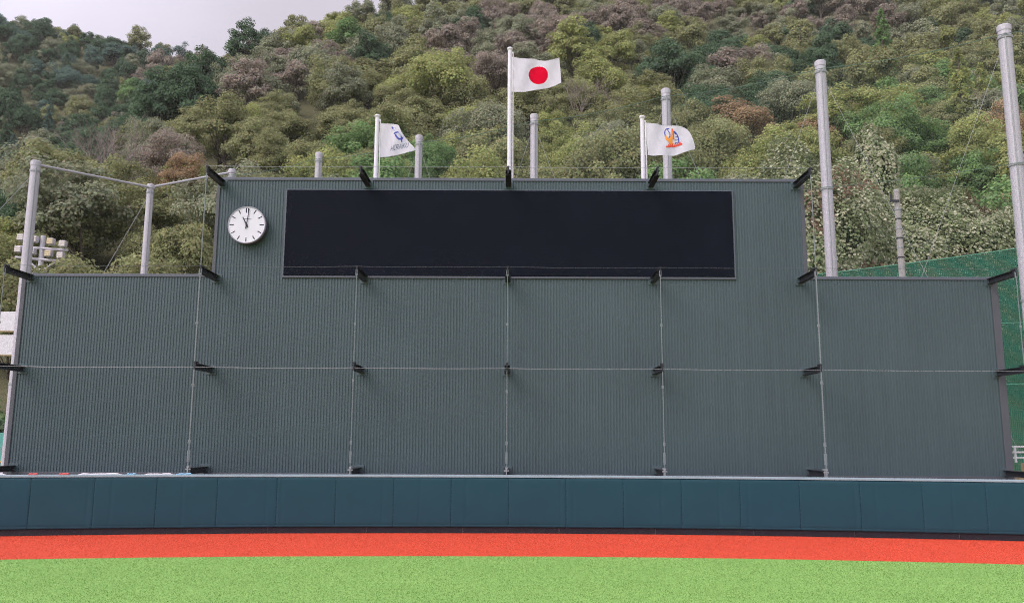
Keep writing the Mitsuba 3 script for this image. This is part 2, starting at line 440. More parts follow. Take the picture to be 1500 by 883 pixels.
def flag(name_label, category, top, bot, w, bsdf, centre=None, nu=60, nv=40):
    top, bot = np.array(top), np.array(bot)

    def resample(c, n):
        s = np.r_[0, np.cumsum(np.linalg.norm(np.diff(c, axis=0), axis=1))]
        from scipy.interpolate import PchipInterpolator
        return PchipInterpolator(s / s[-1], c)(np.linspace(0, 1, n))
    a, b = resample(top, nu), resample(bot, nu)
    t = np.linspace(0, 1, nv)[:, None, None]
    g = (b[None] * (1 - t) + a[None] * t).reshape(-1, 2)
    x0 = top[0, 0]
    v = np.c_[g[:, 0], YF - .02 + w(g[:, 0] - x0, g[:, 1]), g[:, 1]]
    i = np.arange(nu * nv).reshape(nv, nu)
    f = np.vstack([np.c_[i[:-1, :-1].ravel(), i[:-1, 1:].ravel(), i[1:, 1:].ravel()], np.c_[i[:-1, :-1].ravel(), i[1:, 1:].ravel(), i[1:, :-1].ravel()]])
    uv = None if centre is None else (g - np.array(centre))
    key = thing('flag', name_label, category)
    put('cloth', trimesh.Trimesh(v, f, process=False), bsdf, key, smooth=True, uv=uv)
    hem = np.c_[a[:, 0], YF - .02 + w(a[:, 0] - x0, a[:, 1]), a[:, 1]]
    put('hem', tube(hem, .006, 5), 'flag_cloth_solid', key)
    put('hoist_band', tube(np.c_[np.full(2, top[0, 0]) - .004, np.full(2, YF - .02), [bot[0, 1], top[0, 1]]], .009, 6), 'flag_cloth_solid', key)
    return key, x0


principled('flag_cloth_solid', (0.80, 0.78, 0.84), 0.8)


def printed(key, name, geoms, w, x0, bsdf, lift=.005):
    """Flat print: shapes drawn in the flag's own x-z plane, cut fine and laid on its folds."""
    ms = []
    for g in geoms:
        for q in getattr(g, 'geoms', [g]):
            if q.is_empty:
                continue
            v, f = trimesh.creation.triangulate_polygon(q.segmentize(.02), engine='earcut')
            mm = trimesh.Trimesh(np.c_[v, np.zeros(len(v))], f, process=False)
            vv, ff = trimesh.remesh.subdivide_to_size(mm.vertices, mm.faces, .04)
            ms.append(trimesh.Trimesh(np.c_[vv[:, 0], YF - .02 - lift + w(vv[:, 0] - x0, vv[:, 1]), vv[:, 1]], ff, process=False))
    return put(name, cat(ms), bsdf, key)


wc = flag_surface(0.6, .042)
flag('white flag with a red disc flying from the tallest pole', 'flag',
     [(-.105, 10.414), (.203, 10.385), (.40, 10.388), (.545, 10.352), (.66, 10.318), (.80, 10.33), (.90, 10.36), (.985, 10.392)],
     [(-.10, 9.579), (.126, 9.561), (.362, 9.60), (.677, 9.681), (.913, 9.735), (1.024, 9.775)], wc, 'disc_cloth', (0.497, 9.99))
wl = flag_surface(2.0, .05)
kl, xl = flag('white drooping flag with a blue emblem and grey letters on the left pole', 'flag',
              [(-3.12, 8.793), (-2.925, 8.783), (-2.72, 8.745), (-2.635, 8.59), (-2.49, 8.387), (-2.295, 8.18)],
              [(-3.115, 7.992), (-2.904, 8.018), (-2.671, 8.056), (-2.439, 8.108), (-2.295, 8.165)], wl, 'flag_cloth')


def L(pts, ox, oz, sx=.0160, sz=.0163):
    return [(ox[1] + (a - ox[0]) * sx, oz[1] - (b - oz[0]) * sz) for a, b in pts]


LO = ((558, -3.113), (182, 8.793))
printed(kl, 'emblem', [LineString(L([(580.0, 199.8), (582, 203), (584.8, 205.6), (587.6, 205.8), (590, 203.8)], *LO)).buffer(.018), LineString(L([(588.3, 202), (589.2, 209.2)], *LO)).buffer(.013),
                       LineString(L([(578.6, 197.2), (580.5, 196.2), (583.5, 196.0)], *LO)).buffer(.018), LineString(L([(574.6, 187.9), (576, 189.4)], *LO)).buffer(.017)], wl, xl, 'ink_blue')
printed(kl, 'emblem_outline', [LineString(L([(576.5, 190), (578, 193.2)], *LO)).buffer(.010), LineString(L([(583.6, 196.6), (586, 198.6), (588.6, 201.5)], *LO)).buffer(.012),
                               LineString(L([(579, 188.6), (580.5, 191.5)], *LO)).buffer(.009)], wl, xl, 'ink_pale_blue')


def text_polys(s, h, italic=.32):
    tm = meshkit.text_mesh(s, h, .002)
    top = tm.faces[(tm.face_normals[:, 2] > .9)]
    v = tm.vertices[:, :2].copy()
    v[:, 0] += v[:, 1] * italic
    return v, top


v, f = text_polys('HIRAKU', .112)
x_w = v[:, 0].max()
q0, q1 = np.array(L([(572.3, 222.6)], *LO)[0]), np.array(L([(599.5, 216.6)], *LO)[0])
dirx = (q1 - q0) / x_w
dirz = np.array([-.06, 1.0])
g2 = q0 + v[:, :1] * dirx + v[:, 1:] * dirz
vv, ff = trimesh.remesh.subdivide_to_size(np.c_[g2, np.zeros(len(g2))], f, .05)
put('lettering', trimesh.Trimesh(np.c_[vv[:, 0], YF - .025 + wl(vv[:, 0] - xl, vv[:, 1]), vv[:, 1]], ff, process=False), 'ink_grey', kl)

wr = flag_surface(4.1, .045)
kq, xq = flag('white flag with an orange and blue emblem over red script on the right pole', 'flag',
              [(2.945, 8.83), (3.177, 8.806), (3.411, 8.782), (3.722, 8.751), (3.876, 8.669), (3.985, 8.474), (4.055, 8.247)],
              [(2.99, 8.065), (3.238, 8.049), (3.549, 8.067), (3.784, 8.132), (4.055, 8.206)], wr, 'flag_cloth')
RO = ((945, 2.943), (181, 8.83))


def Z(pts):     # shapes drawn on the emblem's own grid
    return L([(938 + a / 13.38, 170 + b / 13.38) for a, b in pts], *RO)


printed(kq, 'emblem_ball', [LineString(Z([(478, 400), (466, 330), (475, 280), (500, 250), (548, 246)])).buffer(.011), LineString(Z([(640, 300), (672, 325), (705, 375), (728, 440), (736, 512)])).buffer(.011),
                            LineString(Z([(520, 265), (548, 320), (565, 360), (560, 400), (545, 425)])).buffer(.009), LineString(Z([(668, 410), (715, 402)])).buffer(.007), LineString(Z([(655, 470), (728, 460)])).buffer(.007),
                            LineString(Z([(650, 330), (672, 352)])).buffer(.010), LineString(Z([(665, 515), (725, 505)])).buffer(.007)], wr, xq, 'ink_blue', .005)
printed(kq, 'emblem_flame', [Polygon(Z([(548, 578), (532, 510), (482, 475), (462, 410), (488, 362), (505, 402), (540, 442), (572, 405), (584, 320), (588, 255), (612, 240), (632, 300), (612, 345), (618, 420), (612, 500), (618, 572)]))], wr, xq, 'ink_orange', .007)
red = [LineString(Z([(495, 612), (560, 596), (640, 585), (700, 570), (776, 548)])).buffer(.021)]
red += [LineString(Z([(a, b), (a + 16, b - 36)])).buffer(.012) for a, b in ((525, 590), (566, 582), (606, 572), (655, 566), (700, 560), (742, 548))]
red += [LineString(Z([(610, 262), (628, 320), (630, 400), (636, 455)])).buffer(.012)]
printed(kq, 'red_script', [shapely.union_all(red)], wr, xq, 'ink_red', .009)

# ------------------------------------------------------------------ padded outfield wall
fw = thing('padded_wall', 'low curved outfield wall covered in dark blue vinyl pads with a pale coping', 'wall')
PW = 1.057


def pad_mesh(a0, a1, g):
    n = 9
    w = (a1 - a0) * R_FOOT
    s = np.r_[-1, -.995, -.985, -.965, np.linspace(-.93, .93, 41), .965, .985, .995, 1]
    prof = []       # along the width: (arc position, how far proud)
    for t in s:
        e = np.clip((abs(t) * w / 2 - (w / 2 - .03)) / .03, 0, 1)
        prof.append(((t * w / 2), t * 0 + .004 * (1 - t ** 4) - .008 * (1 - math.sqrt(max(0, 1 - e * e)))))
    zs = [(.105, -.03), (.112, -.008), (.125, .0), (.150, .001), (.156, -.004), (.162, .001)] + [(z_, .003 + g * math.sin((z_ - .16) / .78 * math.pi)) for z_ in np.linspace(.2, .92, 9)] + [(.955, .003), (.985, 0.0), (1.0, -.012)]
    crease = float(np.sin(a0 * 777.0) * .42)
    V = []
    for z, dz in zs:
        for a, pr in prof:
            xm_ = (a0 + a1) / 2 * R_FOOT + a
            sag_ = .009 * (float(meshkit.fbm(np.array([xm_ * 2.6, z * 1.1, 4.0]), 3, 2)) - .5) * (1 if .13 < z < .98 else 0) * (abs(a) < w / 2 - .02)
            sag_ -= .005 * math.exp(-((a - crease * w) / .022) ** 2) * (1 if .13 < z < .98 else 0)
            R = R_FOOT - (0.06 + pr + dz + sag_)
            th = (a0 + a1) / 2 + a / R_FOOT
            V.append((CX + R * math.sin(th), CY + R * math.cos(th), z))
    m_, k_ = len(zs), len(prof)
    i = np.arange(m_ * k_).reshape(m_, k_)
    F = np.vstack([np.c_[i[:-1, :-1].ravel(), i[:-1, 1:].ravel(), i[1:, 1:].ravel()], np.c_[i[:-1, :-1].ravel(), i[1:, 1:].ravel(), i[1:, :-1].ravel()]])
    return trimesh.Trimesh(V, F, process=False)


ang = lambda x: math.asin((x - CX) / R_FOOT)
base = ang(-0.12)
for k in range(-12, 12):
    a0 = base + k * PW / R_FOOT
    put('pad_panel', pad_mesh(a0 + .00002, a0 + PW / R_FOOT - .00002, rng.uniform(-.003, .006)), f'pad_vinyl_{int(rng.integers(0, 3))}', fw, smooth=True)


def arc_block(R0, R1, a0, a1, z0, z1, n=60):
    p, q = arc_pts(R0, a0, a1, n), arc_pts(R1, a0, a1, n)
    V = np.vstack([np.c_[p, np.full(n, z0)], np.c_[p, np.full(n, z1)], np.c_[q, np.full(n, z1)], np.c_[q, np.full(n, z0)]])
    F = []
    for i in range(n - 1):
        for j in range(4):
            a, b = j * n + i, ((j + 1) % 4) * n + i
            F += [[a, a + 1, b + 1], [a, b + 1, b]]
    F += [[0, n, 2 * n], [0, 2 * n, 3 * n], [n - 1, 3 * n - 1, 2 * n - 1], [n - 1, 4 * n - 1, 3 * n - 1]]
    m = trimesh.Trimesh(V, F, process=False)
    trimesh.repair.fix_normals(m)
    return m


A = 12.6 / R_FOOT
put('backing', arc_block(R_FOOT - .005, R_FOOT + .2, base - A, base + A, -.01, .99), 'wall_concrete', fw)
put('coping', cat([arc_block(R_FOOT - .075, R_FOOT + .2, base - A, base + A, 1.005, 1.028), arc_block(R_FOOT - .06, R_FOOT + .2, base - A, base + A, 1.028, 1.038)]), 'coping', fw)
kb0 = ang(-7.98); KW = 1.765
for k in range(-2, 12):
    a0 = kb0 + k * KW / R_FOOT
    put('kick_board', arc_block(R_FOOT - .025, R_FOOT - .006, a0 + .00012, a0 + KW / R_FOOT - .00012, .0, .104, 8), 'kick_board', fw)


def cloth_lump(x, L_, h, bsdf, label):
    n = 26
    t = np.linspace(0, 1, n)
    th = [ang(x) + (s - .5) * L_ / R_FOOT for s in t]
    prof = np.abs(meshkit.noise(np.c_[t * 7, np.full(n, x), np.zeros(n)], 3)) * h + h * .5
    prof *= np.clip(np.minimum(t, 1 - t) * 8, .1, 1)
    c = np.array([(CX + (R_FOOT + .06) * math.sin(a), CY + (R_FOOT + .06) * math.cos(a), 1.040 + p * .5) for a, p in zip(th, prof)])
    key = numbered('folded_sheet')
    scene[key] = mikit.ply(tube(c, prof * .62 + .003, 8), bsdf, smooth=50)
    labels[key] = {'label': label, 'category': 'sheet'}


cloth_lump(-9.25, .55, .020, 'cloth_white', 'crumpled white sheet on the coping at its far left end')
cloth_lump(-8.55, .16, .024, 'cloth_red', 'small red sheet on the coping nearest its left end')
cloth_lump(-8.05, .18, .024, 'cloth_red', 'small red sheet on the coping just before the long white sheet')
cloth_lump(-7.45, .75, .022, 'cloth_white', 'long white sheet folded on the coping beside a red one')
cloth_lump(-6.92, .17, .022, 'cloth_blue', 'small light blue sheet on the coping right after the long white sheet')
cloth_lump(-6.45, .5, .018, 'cloth_white', 'thin white sheet between two light blue sheets on the coping')
cloth_lump(-6.02, .3, .020, 'cloth_blue', 'light blue sheet on the coping farthest from its left end')

# ------------------------------------------------------------------ net poles, rails, nets
POLES = {   # name: azimuth, tangent of elevation of the top, top height, radius
    'p52': (-30.91, .2854, 10.2, .145), 'p218': (-24.39, .2761, 11.0, .127), 'p340': (-19.47, .3044, 12.0, .128), 'p467': (-13.83, .3345, 12.0, .128), 'p613': (-6.95, .3644, 12.0, .126),
    'p782': (1.26, .3953, 12.0, .127), 'p975': (10.62, .4219, 12.0, .133), 'p1201': (20.99, .4363, 12.0, .143), 'p1470': (31.79, .4386, 12.0, .157)}
POS = {}
PLAB = {'p52': 'galvanised steel net pole beside the left end of the scoreboard', 'p218': 'galvanised steel net pole where two sloping rails meet above the left wing', 'p340': 'galvanised steel net pole just showing above the upper left corner of the scoreboard',
        'p467': 'short showing galvanised net pole between the clock and the blue emblem flag', 'p613': 'galvanised net pole right beside the flag with blue emblem', 'p782': 'galvanised net pole just right of the tallest flag pole',
        'p975': 'galvanised net pole behind the flag with the orange emblem', 'p1201': 'tall thick net pole above the right wing of the scoreboard', 'p1470': 'tallest and thickest net pole beyond the right end of the scoreboard'}
for k, (az, t, zt, r) in POLES.items():
    D = (zt - 1.8) / t
    x, y = D * math.sin(math.radians(az)), D * math.cos(math.radians(az))
    POS[k] = np.array([x, y, zt])
    key = thing('net_pole', PLAB[k], 'pole', None)
    put('shaft', tube([(x, y, -.02), (x, y, zt - .04)], [r * 1.06, r * .97], 28), 'galvanised', key, smooth=30)
    put('cap', lathe([(0, -.16), (r * 1.06, -.16), (r * 1.07, -.03), (r * .9, -.004), (0, 0)], x, y, zt, 28), 'galvanised', key, smooth=30)
    for zc in (zt - .34, zt - 3.65, zt - 7.0):
        put('band', lathe([(r * .98, -.03), (r * 1.13, -.03), (r * 1.13, .03), (r * .98, .03)], x, y, zc, 24), 'galvanised_wire', key)
    n = np.array([-x, -y]) / D
    put('rail_channel', tube([(x + n[0] * r * 1.08 + .02, y + n[1] * r * 1.08, .3), (x + n[0] * r * 1.06 + .02, y + n[1] * r * 1.06, zt - .25)], .018, 6), 'galvanised_wire', key)
for a, b, lab in (('p52', 'p218', 'sloping silver rail from the leftmost net pole to the next'), ('p218', 'p340', 'sloping silver rail meeting the upper left corner of the scoreboard')):
    k = thing('top_rail', lab, 'rail')
    pa, pb = POS[a] - [0, 0, .12], POS[b] - [0, 0, .12]
    put('pipe', rod(pa, pb, .045, 12), 'galvanised', k, smooth=40)
    for p_ in (pa, pb):
        put('clamp', lathe([(.12, -.05), (.155, -.05), (.155, .05), (.12, .05)], p_[0], p_[1], p_[2], 16), 'galvanised', k)

order = ['p340', 'p467', 'p613', 'p782', 'p975', 'p1201', 'p1470', 'end']
POS['end'] = POS['p1470'] + (POS['p1470'] - POS['p1201']) * np.array([1, 1.1, 1])
tn = thing('tall_net', 'fine green backstop net hung between the tall steel poles', 'net')
thr = []


def ribbon(p, q, w, side):
    s = np.asarray(side) * w / 2
    return np.array([p - s, p + s, q + s, q - s])


def ribbons(quads):
    v = np.array(quads).reshape(-1, 3)
    i = np.arange(len(quads))[:, None] * 4
    return trimesh.Trimesh(v, np.vstack([i + [0, 1, 2], i + [0, 2, 3]]), process=False)


for a, b in zip(order[:-1], order[1:]):
    pa, pb = POS[a].copy(), POS[b].copy()
    d = (pb - pa)[:2]; ln = np.linalg.norm(d); d = d / ln
    nrm = np.array([d[1], -d[0]])
    if nrm[1] > 0: nrm = -nrm
    pa[:2] += nrm * .2; pb[:2] += nrm * .2
    c = sag(pa - [0, 0, .3], pb - [0, 0, .3], .12, 16)
    put('head_cable', tube(c, .010, 5), 'net_thread', tn)
    put('belt_cable', tube(sag(pa - [0, 0, 3.65], pb - [0, 0, 3.65], .06, 10), .007, 5), 'net_thread', tn)
    quads, P_ = [], .045
    side = np.array([d[0], d[1], 0])
    for t in np.arange(0, 1, P_ / ln):
        xy = pa * (1 - t) + pb * t
        zt = xy[2] - .3 - 4 * t * (1 - t) * .12
        quads.append(ribbon(np.array([xy[0], xy[1], 2.5]), np.array([xy[0], xy[1], zt]), .0013, side))
    for z in np.arange(2.5, 11.55, P_):
        quads.append(ribbon(np.array([pa[0], pa[1], z]), np.array([pb[0], pb[1], z]), .0013, (0, 0, 1)))
    k = put('netting', ribbons(quads), 'net_thread', tn)
    labels[k] = {'kind': 'stuff'}
# crossed stay cables between neighbouring poles
for a, b in zip(order[1:-2], order[2:-1]):
    for s, e in ((a, b), (b, a)):
        k = numbered('stay_cable'); near = {'p467': 'the short net pole right of the clock', 'p613': 'the net pole beside the blue emblem flag', 'p782': 'the net pole right of the tallest flag pole', 'p975': 'the net pole behind the orange emblem flag', 'p1201': 'the tall thick net pole', 'p1470': 'the tallest net pole'}
        p_, q_ = POS[s] - [0, 0, .35], POS[e].copy(); q_[2] = .2
        scene[k] = mikit.ply(tube([p_, (p_ + q_) / 2, q_], .0055, 5), 'galvanised_wire')
        labels[k] = {'label': f'stay cable from {near[s]} sloping down ' + ('right' if s == a else 'left'), 'category': 'cable'}
for s, dx, dy in (('p52', -7, -1.0), ('p218', -4.6, -1.0)):
    k = numbered('stay_cable')
    p_ = POS[s] - [0, 0, .35]
    scene[k] = mikit.ply(rod(p_, (p_[0] + dx, p_[1] + dy, .1), .010, 5), 'galvanised_wire')
    labels[k] = {'label': 'stay cable slanting down to the left from the leftmost net pole' if s == 'p52' else 'stay cable slanting down left from the pole where the rails meet', 'category': 'cable'}

# dense green windbreak net at the right, in front of the vines
gn = thing('windbreak_net', 'dense dark green net with a pale top cord behind the right wing', 'net')
ga, gb = np.array([7.6, 27.3, 6.80]), np.array([24.0, 24.6, 8.95])
side = (gb - ga) * [1, 1, 0]; gl = np.linalg.norm(side); side /= gl
put('top_cord', tube(sag(ga, gb, .22, 30), .022, 6), 'net_cord_green', gn)
for zc in (3.3, 5.2):
    put('band_cord', tube(sag(np.array([*ga[:2], zc]), np.array([*gb[:2], zc + .4]), .1, 16), .014, 5), 'net_cord_green', gn)
quads, P_ = [], .055
for t in np.arange(0, 1, P_ / gl):
    xy = ga * (1 - t) + gb * t
    quads.append(ribbon(np.array([xy[0], xy[1], 0.0]), np.array([xy[0], xy[1], xy[2] - 4 * t * (1 - t) * .22]), .031, side))
for s in np.arange(0.01, 1, P_ / 7.4):
    c = sag(ga * [1, 1, s], gb * [1, 1, s], .22 * s, 12)
    quads += [ribbon(p_, q_, .031, (0, 0, 1)) for p_, q_ in zip(c[:-1], c[1:])]
k = put('netting', ribbons(quads), 'net_green', gn); labels[k] = {'kind': 'stuff'}

# ------------------------------------------------------------------ utility pole, railing, block wall, boards, floodlights
up = thing('utility_pole', 'weathered grey concrete utility pole standing among the vines', 'utility pole')
ux, uy, uz = 10.95, 23.35, 8.75
put('shaft', tube([(ux, uy, 0), (ux, uy, uz)], [.115, .078], 20), 'utility_concrete', up, smooth=40)
put('cap', lathe([(0, -.05), (.084, -.05), (.084, .03), (.05, .05), (0, .055)], ux, uy, uz, 16), 'utility_concrete', up)
for q in range(7):
    z = uz - .55 - .28 * q
    put('band', lathe([(.076, -.02), (.095, -.02), (.095, .02), (.076, .02)], ux, uy, z, 16), 'dark_plastic' if q % 2 else 'galvanised_wire', up)
put('bracket', cat([box(ux - .24, ux + .02, uy - .10, uy - .06, uz - .34, uz - .28), rod((ux - .2, uy - .08, uz - .3), (ux - .2, uy - .08, uz - .12), .03, 8)]), 'dark_plastic', up)

rl = thing('railing', 'white pipe railing on the tan block wall at the right end', 'railing')
for x in (10.80, 12.3, 13.8, 15.3):
    put('post', tube([(x, 18.4, 1.24), (x, 18.4, 1.585)], .026, 10), 'white_paint', rl, smooth=40)
for z in (1.575, 1.46, 1.34):
    put('rail', rod((10.74, 18.4, z), (15.4, 18.4, z), .019, 10), 'white_paint', rl, smooth=40)
bw = thing('block_wall', 'low tan block wall under the white railing', 'wall')
for r in range(4):
    for c_ in range(12):
        x0 = 10.76 + c_ * .39 + (.195 if r % 2 else 0)
        put('block', box(x0, x0 + .38, 18.3 - .004 * ((r + c_) % 2), 18.5, .30 + r * .2325, .30 + r * .2325 + .2275, .006), 'tan_block', bw)
put('footing', box(10.74, 15.7, 18.29, 18.52, -.02, .297), 'wall_concrete', bw)

for i, (z0, z1, x1, lab) in enumerate(((6.06, 6.95, -21.80, 'upper white board beyond the left end of the scoreboard'), (5.02, 5.93, -21.74, 'lower white board beyond the left end of the scoreboard'))):
    k = thing('sign_board', lab, 'board')
    put('panel', box(-24.5, x1, 36.0, 36.05, z0 + .05, z1, .01), 'white_paint', k)
    put('frame', cat([box(-24.5, x1, 35.98, 36.06, z0, z0 + .047), box(x1 - .05, x1 + .01, 36.056, 36.12, z0 - .3, z1 + .3), box(-24.4, -24.3, 36.056, 36.14, -.02, z1 + .3)]), 'tan_block', k)
k = thing('sheet_fence', 'pale teal sheet fence low beyond the left end of the scoreboard', 'fence')
for q in range(5):
    put('sheet', box(-23.2 + q * .98, -22.24 + q * .98, 31.0, 31.03, .05, 1.75, .006), 'teal_sheet', k)
put('rail', rod((-23.3, 30.96, .7), (-18.2, 30.96, .7), .03, 8), 'ink_orange', k)

ft = thing('floodlight_tower', 'distant floodlight mast with rows of square lamps beside the leftmost net pole', 'floodlight')
fx, fy = -30.74, 53.0
FS = math.hypot(fx, fy) / 1225.0        # metres that one lamp-drawing unit spans
F = lambda px, pz: (fx + (px - 64) * FS * .93, 14.07 + (352 - pz) * FS * .96)
xm, zm = F(63, 352)
put('mast', tube([(xm, fy, -.02), (xm, fy, zm + .3)], [.22, .15], 16), 'galvanised', ft, smooth=40)
for (xa, za), (xb, zb) in ((F(30, 361.5), F(100, 366)), (F(28, 376), F(98, 381.5)), (F(40, 401), F(70, 404))):
    put('crossarm', rod((xa, fy - .1, za), (xb, fy - .1, zb), .09, 8), 'galvanised', ft)
for (pa, pb) in (((64, 395), (87, 381)), ((64, 395), (44, 379)), ((88, 382), (98, 390))):
    (xa, za), (xb, zb) = F(*pa), F(*pb)
    put('brace', rod((xa, fy - .05, za), (xb, fy - .05, zb), .06, 8), 'galvanised', ft)
for (px, pz, yel) in ((36, 349.5, 0), (54.5, 352, 0), (78, 355, 1), (95, 358, 0), (34, 366, 0), (53, 368.5, 0), (76.5, 371.5, 1), (93.5, 374, 0), (47, 396, 0), (57, 395, 0), (70, 397, 0)):
    x, z = F(px, pz)
    lp = put('lamp', box(x - .21, x + .21, fy - .45, fy - .1, z - .20, z + .20, .03), 'galvanised', ft)
    for q in range(3):
        put('glass', box(x - .19, x + .19, fy - .475, fy - .452, z - .18 + q * .125, z - .075 + q * .125, .01), 'lamp_glass_yellow' if yel else 'lamp_glass', lp)

# ------------------------------------------------------------------ vegetation
HUES = {    # kind: base colour of the leaves
    'olive': (0.222, 0.236, 0.118), 'grey_green': (0.225, 0.245, 0.160), 'brown': (0.262, 0.232, 0.190), 'yellow_green': (0.262, 0.290, 0.116),
    'green': (0.155, 0.245, 0.100), 'dark_green': (0.085, 0.135, 0.078), 'rust': (0.290, 0.215, 0.130), 'blue_green': (0.110, 0.170, 0.135)}


def leaf_cloud(c, n, size, g, droop=.18, aspect=.78):
    N = len(c)
    n = n / np.maximum(np.linalg.norm(n, axis=1, keepdims=True), 1e-9)
    r = g.normal(size=(N, 3))
    t = np.cross(n, r); t /= np.maximum(np.linalg.norm(t, axis=1, keepdims=True), 1e-9)
    b = np.cross(n, t)
    s = (size * g.uniform(.6, 1.35, N))[:, None]
    v = np.stack([c - t * s * .5, c + b * s * aspect * .5 - n * s * .06, c + t * s * .5 - n * s * droop, c - b * s * aspect * .5 - n * s * .06], 1).reshape(-1, 3)
    i = np.arange(N)[:, None] * 4
    return v, np.vstack([i + [0, 1, 2], i + [0, 2, 3]])


def broadleaf(seed, nclump, per, size, R=3.6, Hc=5.2, base_z=2.6, skirt=.55):
    """Clumps of leaf sprays on an uneven dome, over a trunk with limbs that reach the clumps."""
    g = np.random.default_rng(seed)
    C, N_, K = [], [], []
    lob = g.normal(size=(5, 3)); lob /= np.linalg.norm(lob, axis=1, keepdims=True)
    cs = []
    for _ in range(nclump):
        d = g.normal(size=3); d /= np.linalg.norm(d)
        if d[2] < -skirt: d[2] = -d[2] * .5
        bulge = 1 + .55 * np.max(np.clip(lob @ d, 0, 1) ** 5) - .32
        rr = g.uniform(.5, 1.0) ** .5 * bulge
        c = np.array([d[0] * R * rr, d[1] * R * rr, base_z + Hc * .42 + d[2] * Hc * .58 * rr])
        rc = g.uniform(.12, .34) * R
        cs.append((c, d))
        m = int(per * (rc / (.235 * R)) ** 2)
        e = g.normal(size=(m, 3)); e[:, 2] = np.where(e[:, 2] < -.45, -e[:, 2], e[:, 2])
        e /= np.linalg.norm(e, axis=1, keepdims=True)
        q = g.uniform(.55, 1.05, m)[:, None]
        C.append(c + e * rc * q * [1.08, 1.08, .95]); N_.append(e + .45 * d + g.normal(size=(m, 3)) * .34 + [0, 0, .22])
        K.append(np.full(m, g.uniform(.80, 1.22)))
    C, N_, K = np.vstack(C), np.vstack(N_), np.concatenate(K)
    v, f = leaf_cloud(C, N_, size, g)
    lean = g.normal(0, .25, 2)
    trunk = [tube([(0, 0, -1.5), (lean[0] * .4, lean[1] * .4, base_z * .6), (lean[0], lean[1], base_z + Hc * .45)], [.24, .17, .07], 7)]
    for j in g.choice(len(cs), 8, replace=False):
        c = cs[j][0]
        s = np.array([lean[0] * .5, lean[1] * .5, base_z * g.uniform(.55, 1.0)])
        trunk.append(tube([s, (s + c) / 2 + g.normal(0, .25, 3), c], [.10, .06, .02], 5))
    tr = cat(trunk)
    return v, f, np.repeat(K, 4), (tr, g)


def conifer(seed, Hh=10.5, R=2.2, size=.34, per=70, weep=.5):
    g = np.random.default_rng(seed)
    C, N_, K, limbs = [], [], [], []
    z = 1.6
    while z < Hh:
        fr_ = (Hh - z) / Hh
        for a in g.uniform(0, 2 * np.pi, 6):
            Lb = R * (fr_ ** .75) * g.uniform(.65, 1.15) + .15
            m = int(per * (.25 + fr_))
            t = g.uniform(.15, 1, m) ** .7
            d = np.array([math.cos(a), math.sin(a), 0]); s = np.array([-math.sin(a), math.cos(a), 0])
            p = d * (t * Lb)[:, None] + s * (g.normal(0, .16, m) * Lb * (1.1 - t * .5))[:, None]
            p[:, 2] = z - weep * Lb * t ** 1.6 + g.normal(0, .12, m) + .25 * (1 - t)
            C.append(p); N_.append(np.c_[d[0] * .5 + g.normal(0, .4, m), d[1] * .5 + g.normal(0, .4, m), .8 + g.normal(0, .3, m)])
            K.append(np.full(m, g.uniform(.8, 1.2)))
        limbs.append(tube([(0, 0, z - .3), (math.cos(a) * Lb * .7, math.sin(a) * Lb * .7, z - .3 - weep * .3 * Lb)], [.05, .015], 5))
        z += g.uniform(.45, .75)
    v, f = leaf_cloud(np.vstack(C), np.vstack(N_), size, g, .35, .45)
    limbs.append(tube([(0, 0, -1.5), (0, 0, Hh * .5), (0, 0, Hh)], [.22, .13, .02], 7))
    return v, f, np.repeat(np.concatenate(K), 4), (cat(limbs), g)


def tint(hue, K, g, spread=.10):
    n = len(K) // 4
    j = 1 + g.normal(0, spread, (n, 1)) + g.normal(0, .06, (n, 3))
    return np.clip(np.array(HUES[hue]) * 1.48 * np.repeat(j, 4, 0) * K[:, None], .008, .6)


def bare(seed, Hh=7.0):
    g = np.random.default_rng(seed)
    ms = []

    def grow(p, d, L_, r, depth):
        q = p + d * L_
        ms.append(tube([p, (p + q) / 2 + g.normal(0, .04 * L_, 3), q], [r, r * .8, r * .6], 5, caps=False))
        if depth == 0: return
        for _ in range(3 if depth > 1 else 4):
            e = d + g.normal(0, .42, 3) + [0, 0, .12]; e /= np.linalg.norm(e)
            grow(p + d * L_ * g.uniform(.55, 1.0), e, L_ * g.uniform(.55, .8), r * .58, depth - 1)
    for a in range(3):
        d = np.array([g.normal(0, .25), g.normal(0, .25), 1.0]); d /= np.linalg.norm(d)
        grow(np.array([g.normal(0, .3), g.normal(0, .3), -.8]), d, Hh * .36, .07, 4)
    return cat(ms)


GROUPS = {}


def group_for(shape, hue):
    key = f'{shape}_{hue}_kind'
    if key not in GROUPS:
        v, f, K, (tr, g) = SHAPES[shape]
        gg = np.random.default_rng(abs(hash_name(key)))
        scene[key] = {'type': 'shapegroup', 'trunk': mikit.ply(tr, 'bark'), 'crown': mikit.ply((v, f), 'leaf', color=tint(hue, K, gg))}
        GROUPS[key] = True
    return key


def hash_name(s):
    return sum((i + 1) * 131 * ord(c) for i, c in enumerate(s)) % 100003


SHAPES = {}
for q in range(5):
    SHAPES[f'near{q}'] = broadleaf(100 + q, 62, 235, .225, R=4.1 + .35 * (q % 3), Hc=7.2 + .7 * (q % 2), base_z=2.0)
for q in range(5):
    SHAPES[f'far{q}'] = broadleaf(200 + q, 54, 135, .33, R=4.2 + .35 * (q % 3), Hc=7.0 + .7 * (q % 2), base_z=2.0)
SHAPES['cone0'] = conifer(301, 13.0, 2.9, .36, 105, .45)
SHAPES['cone1'] = conifer(302, 11.5, 3.3, .36, 105, .8)

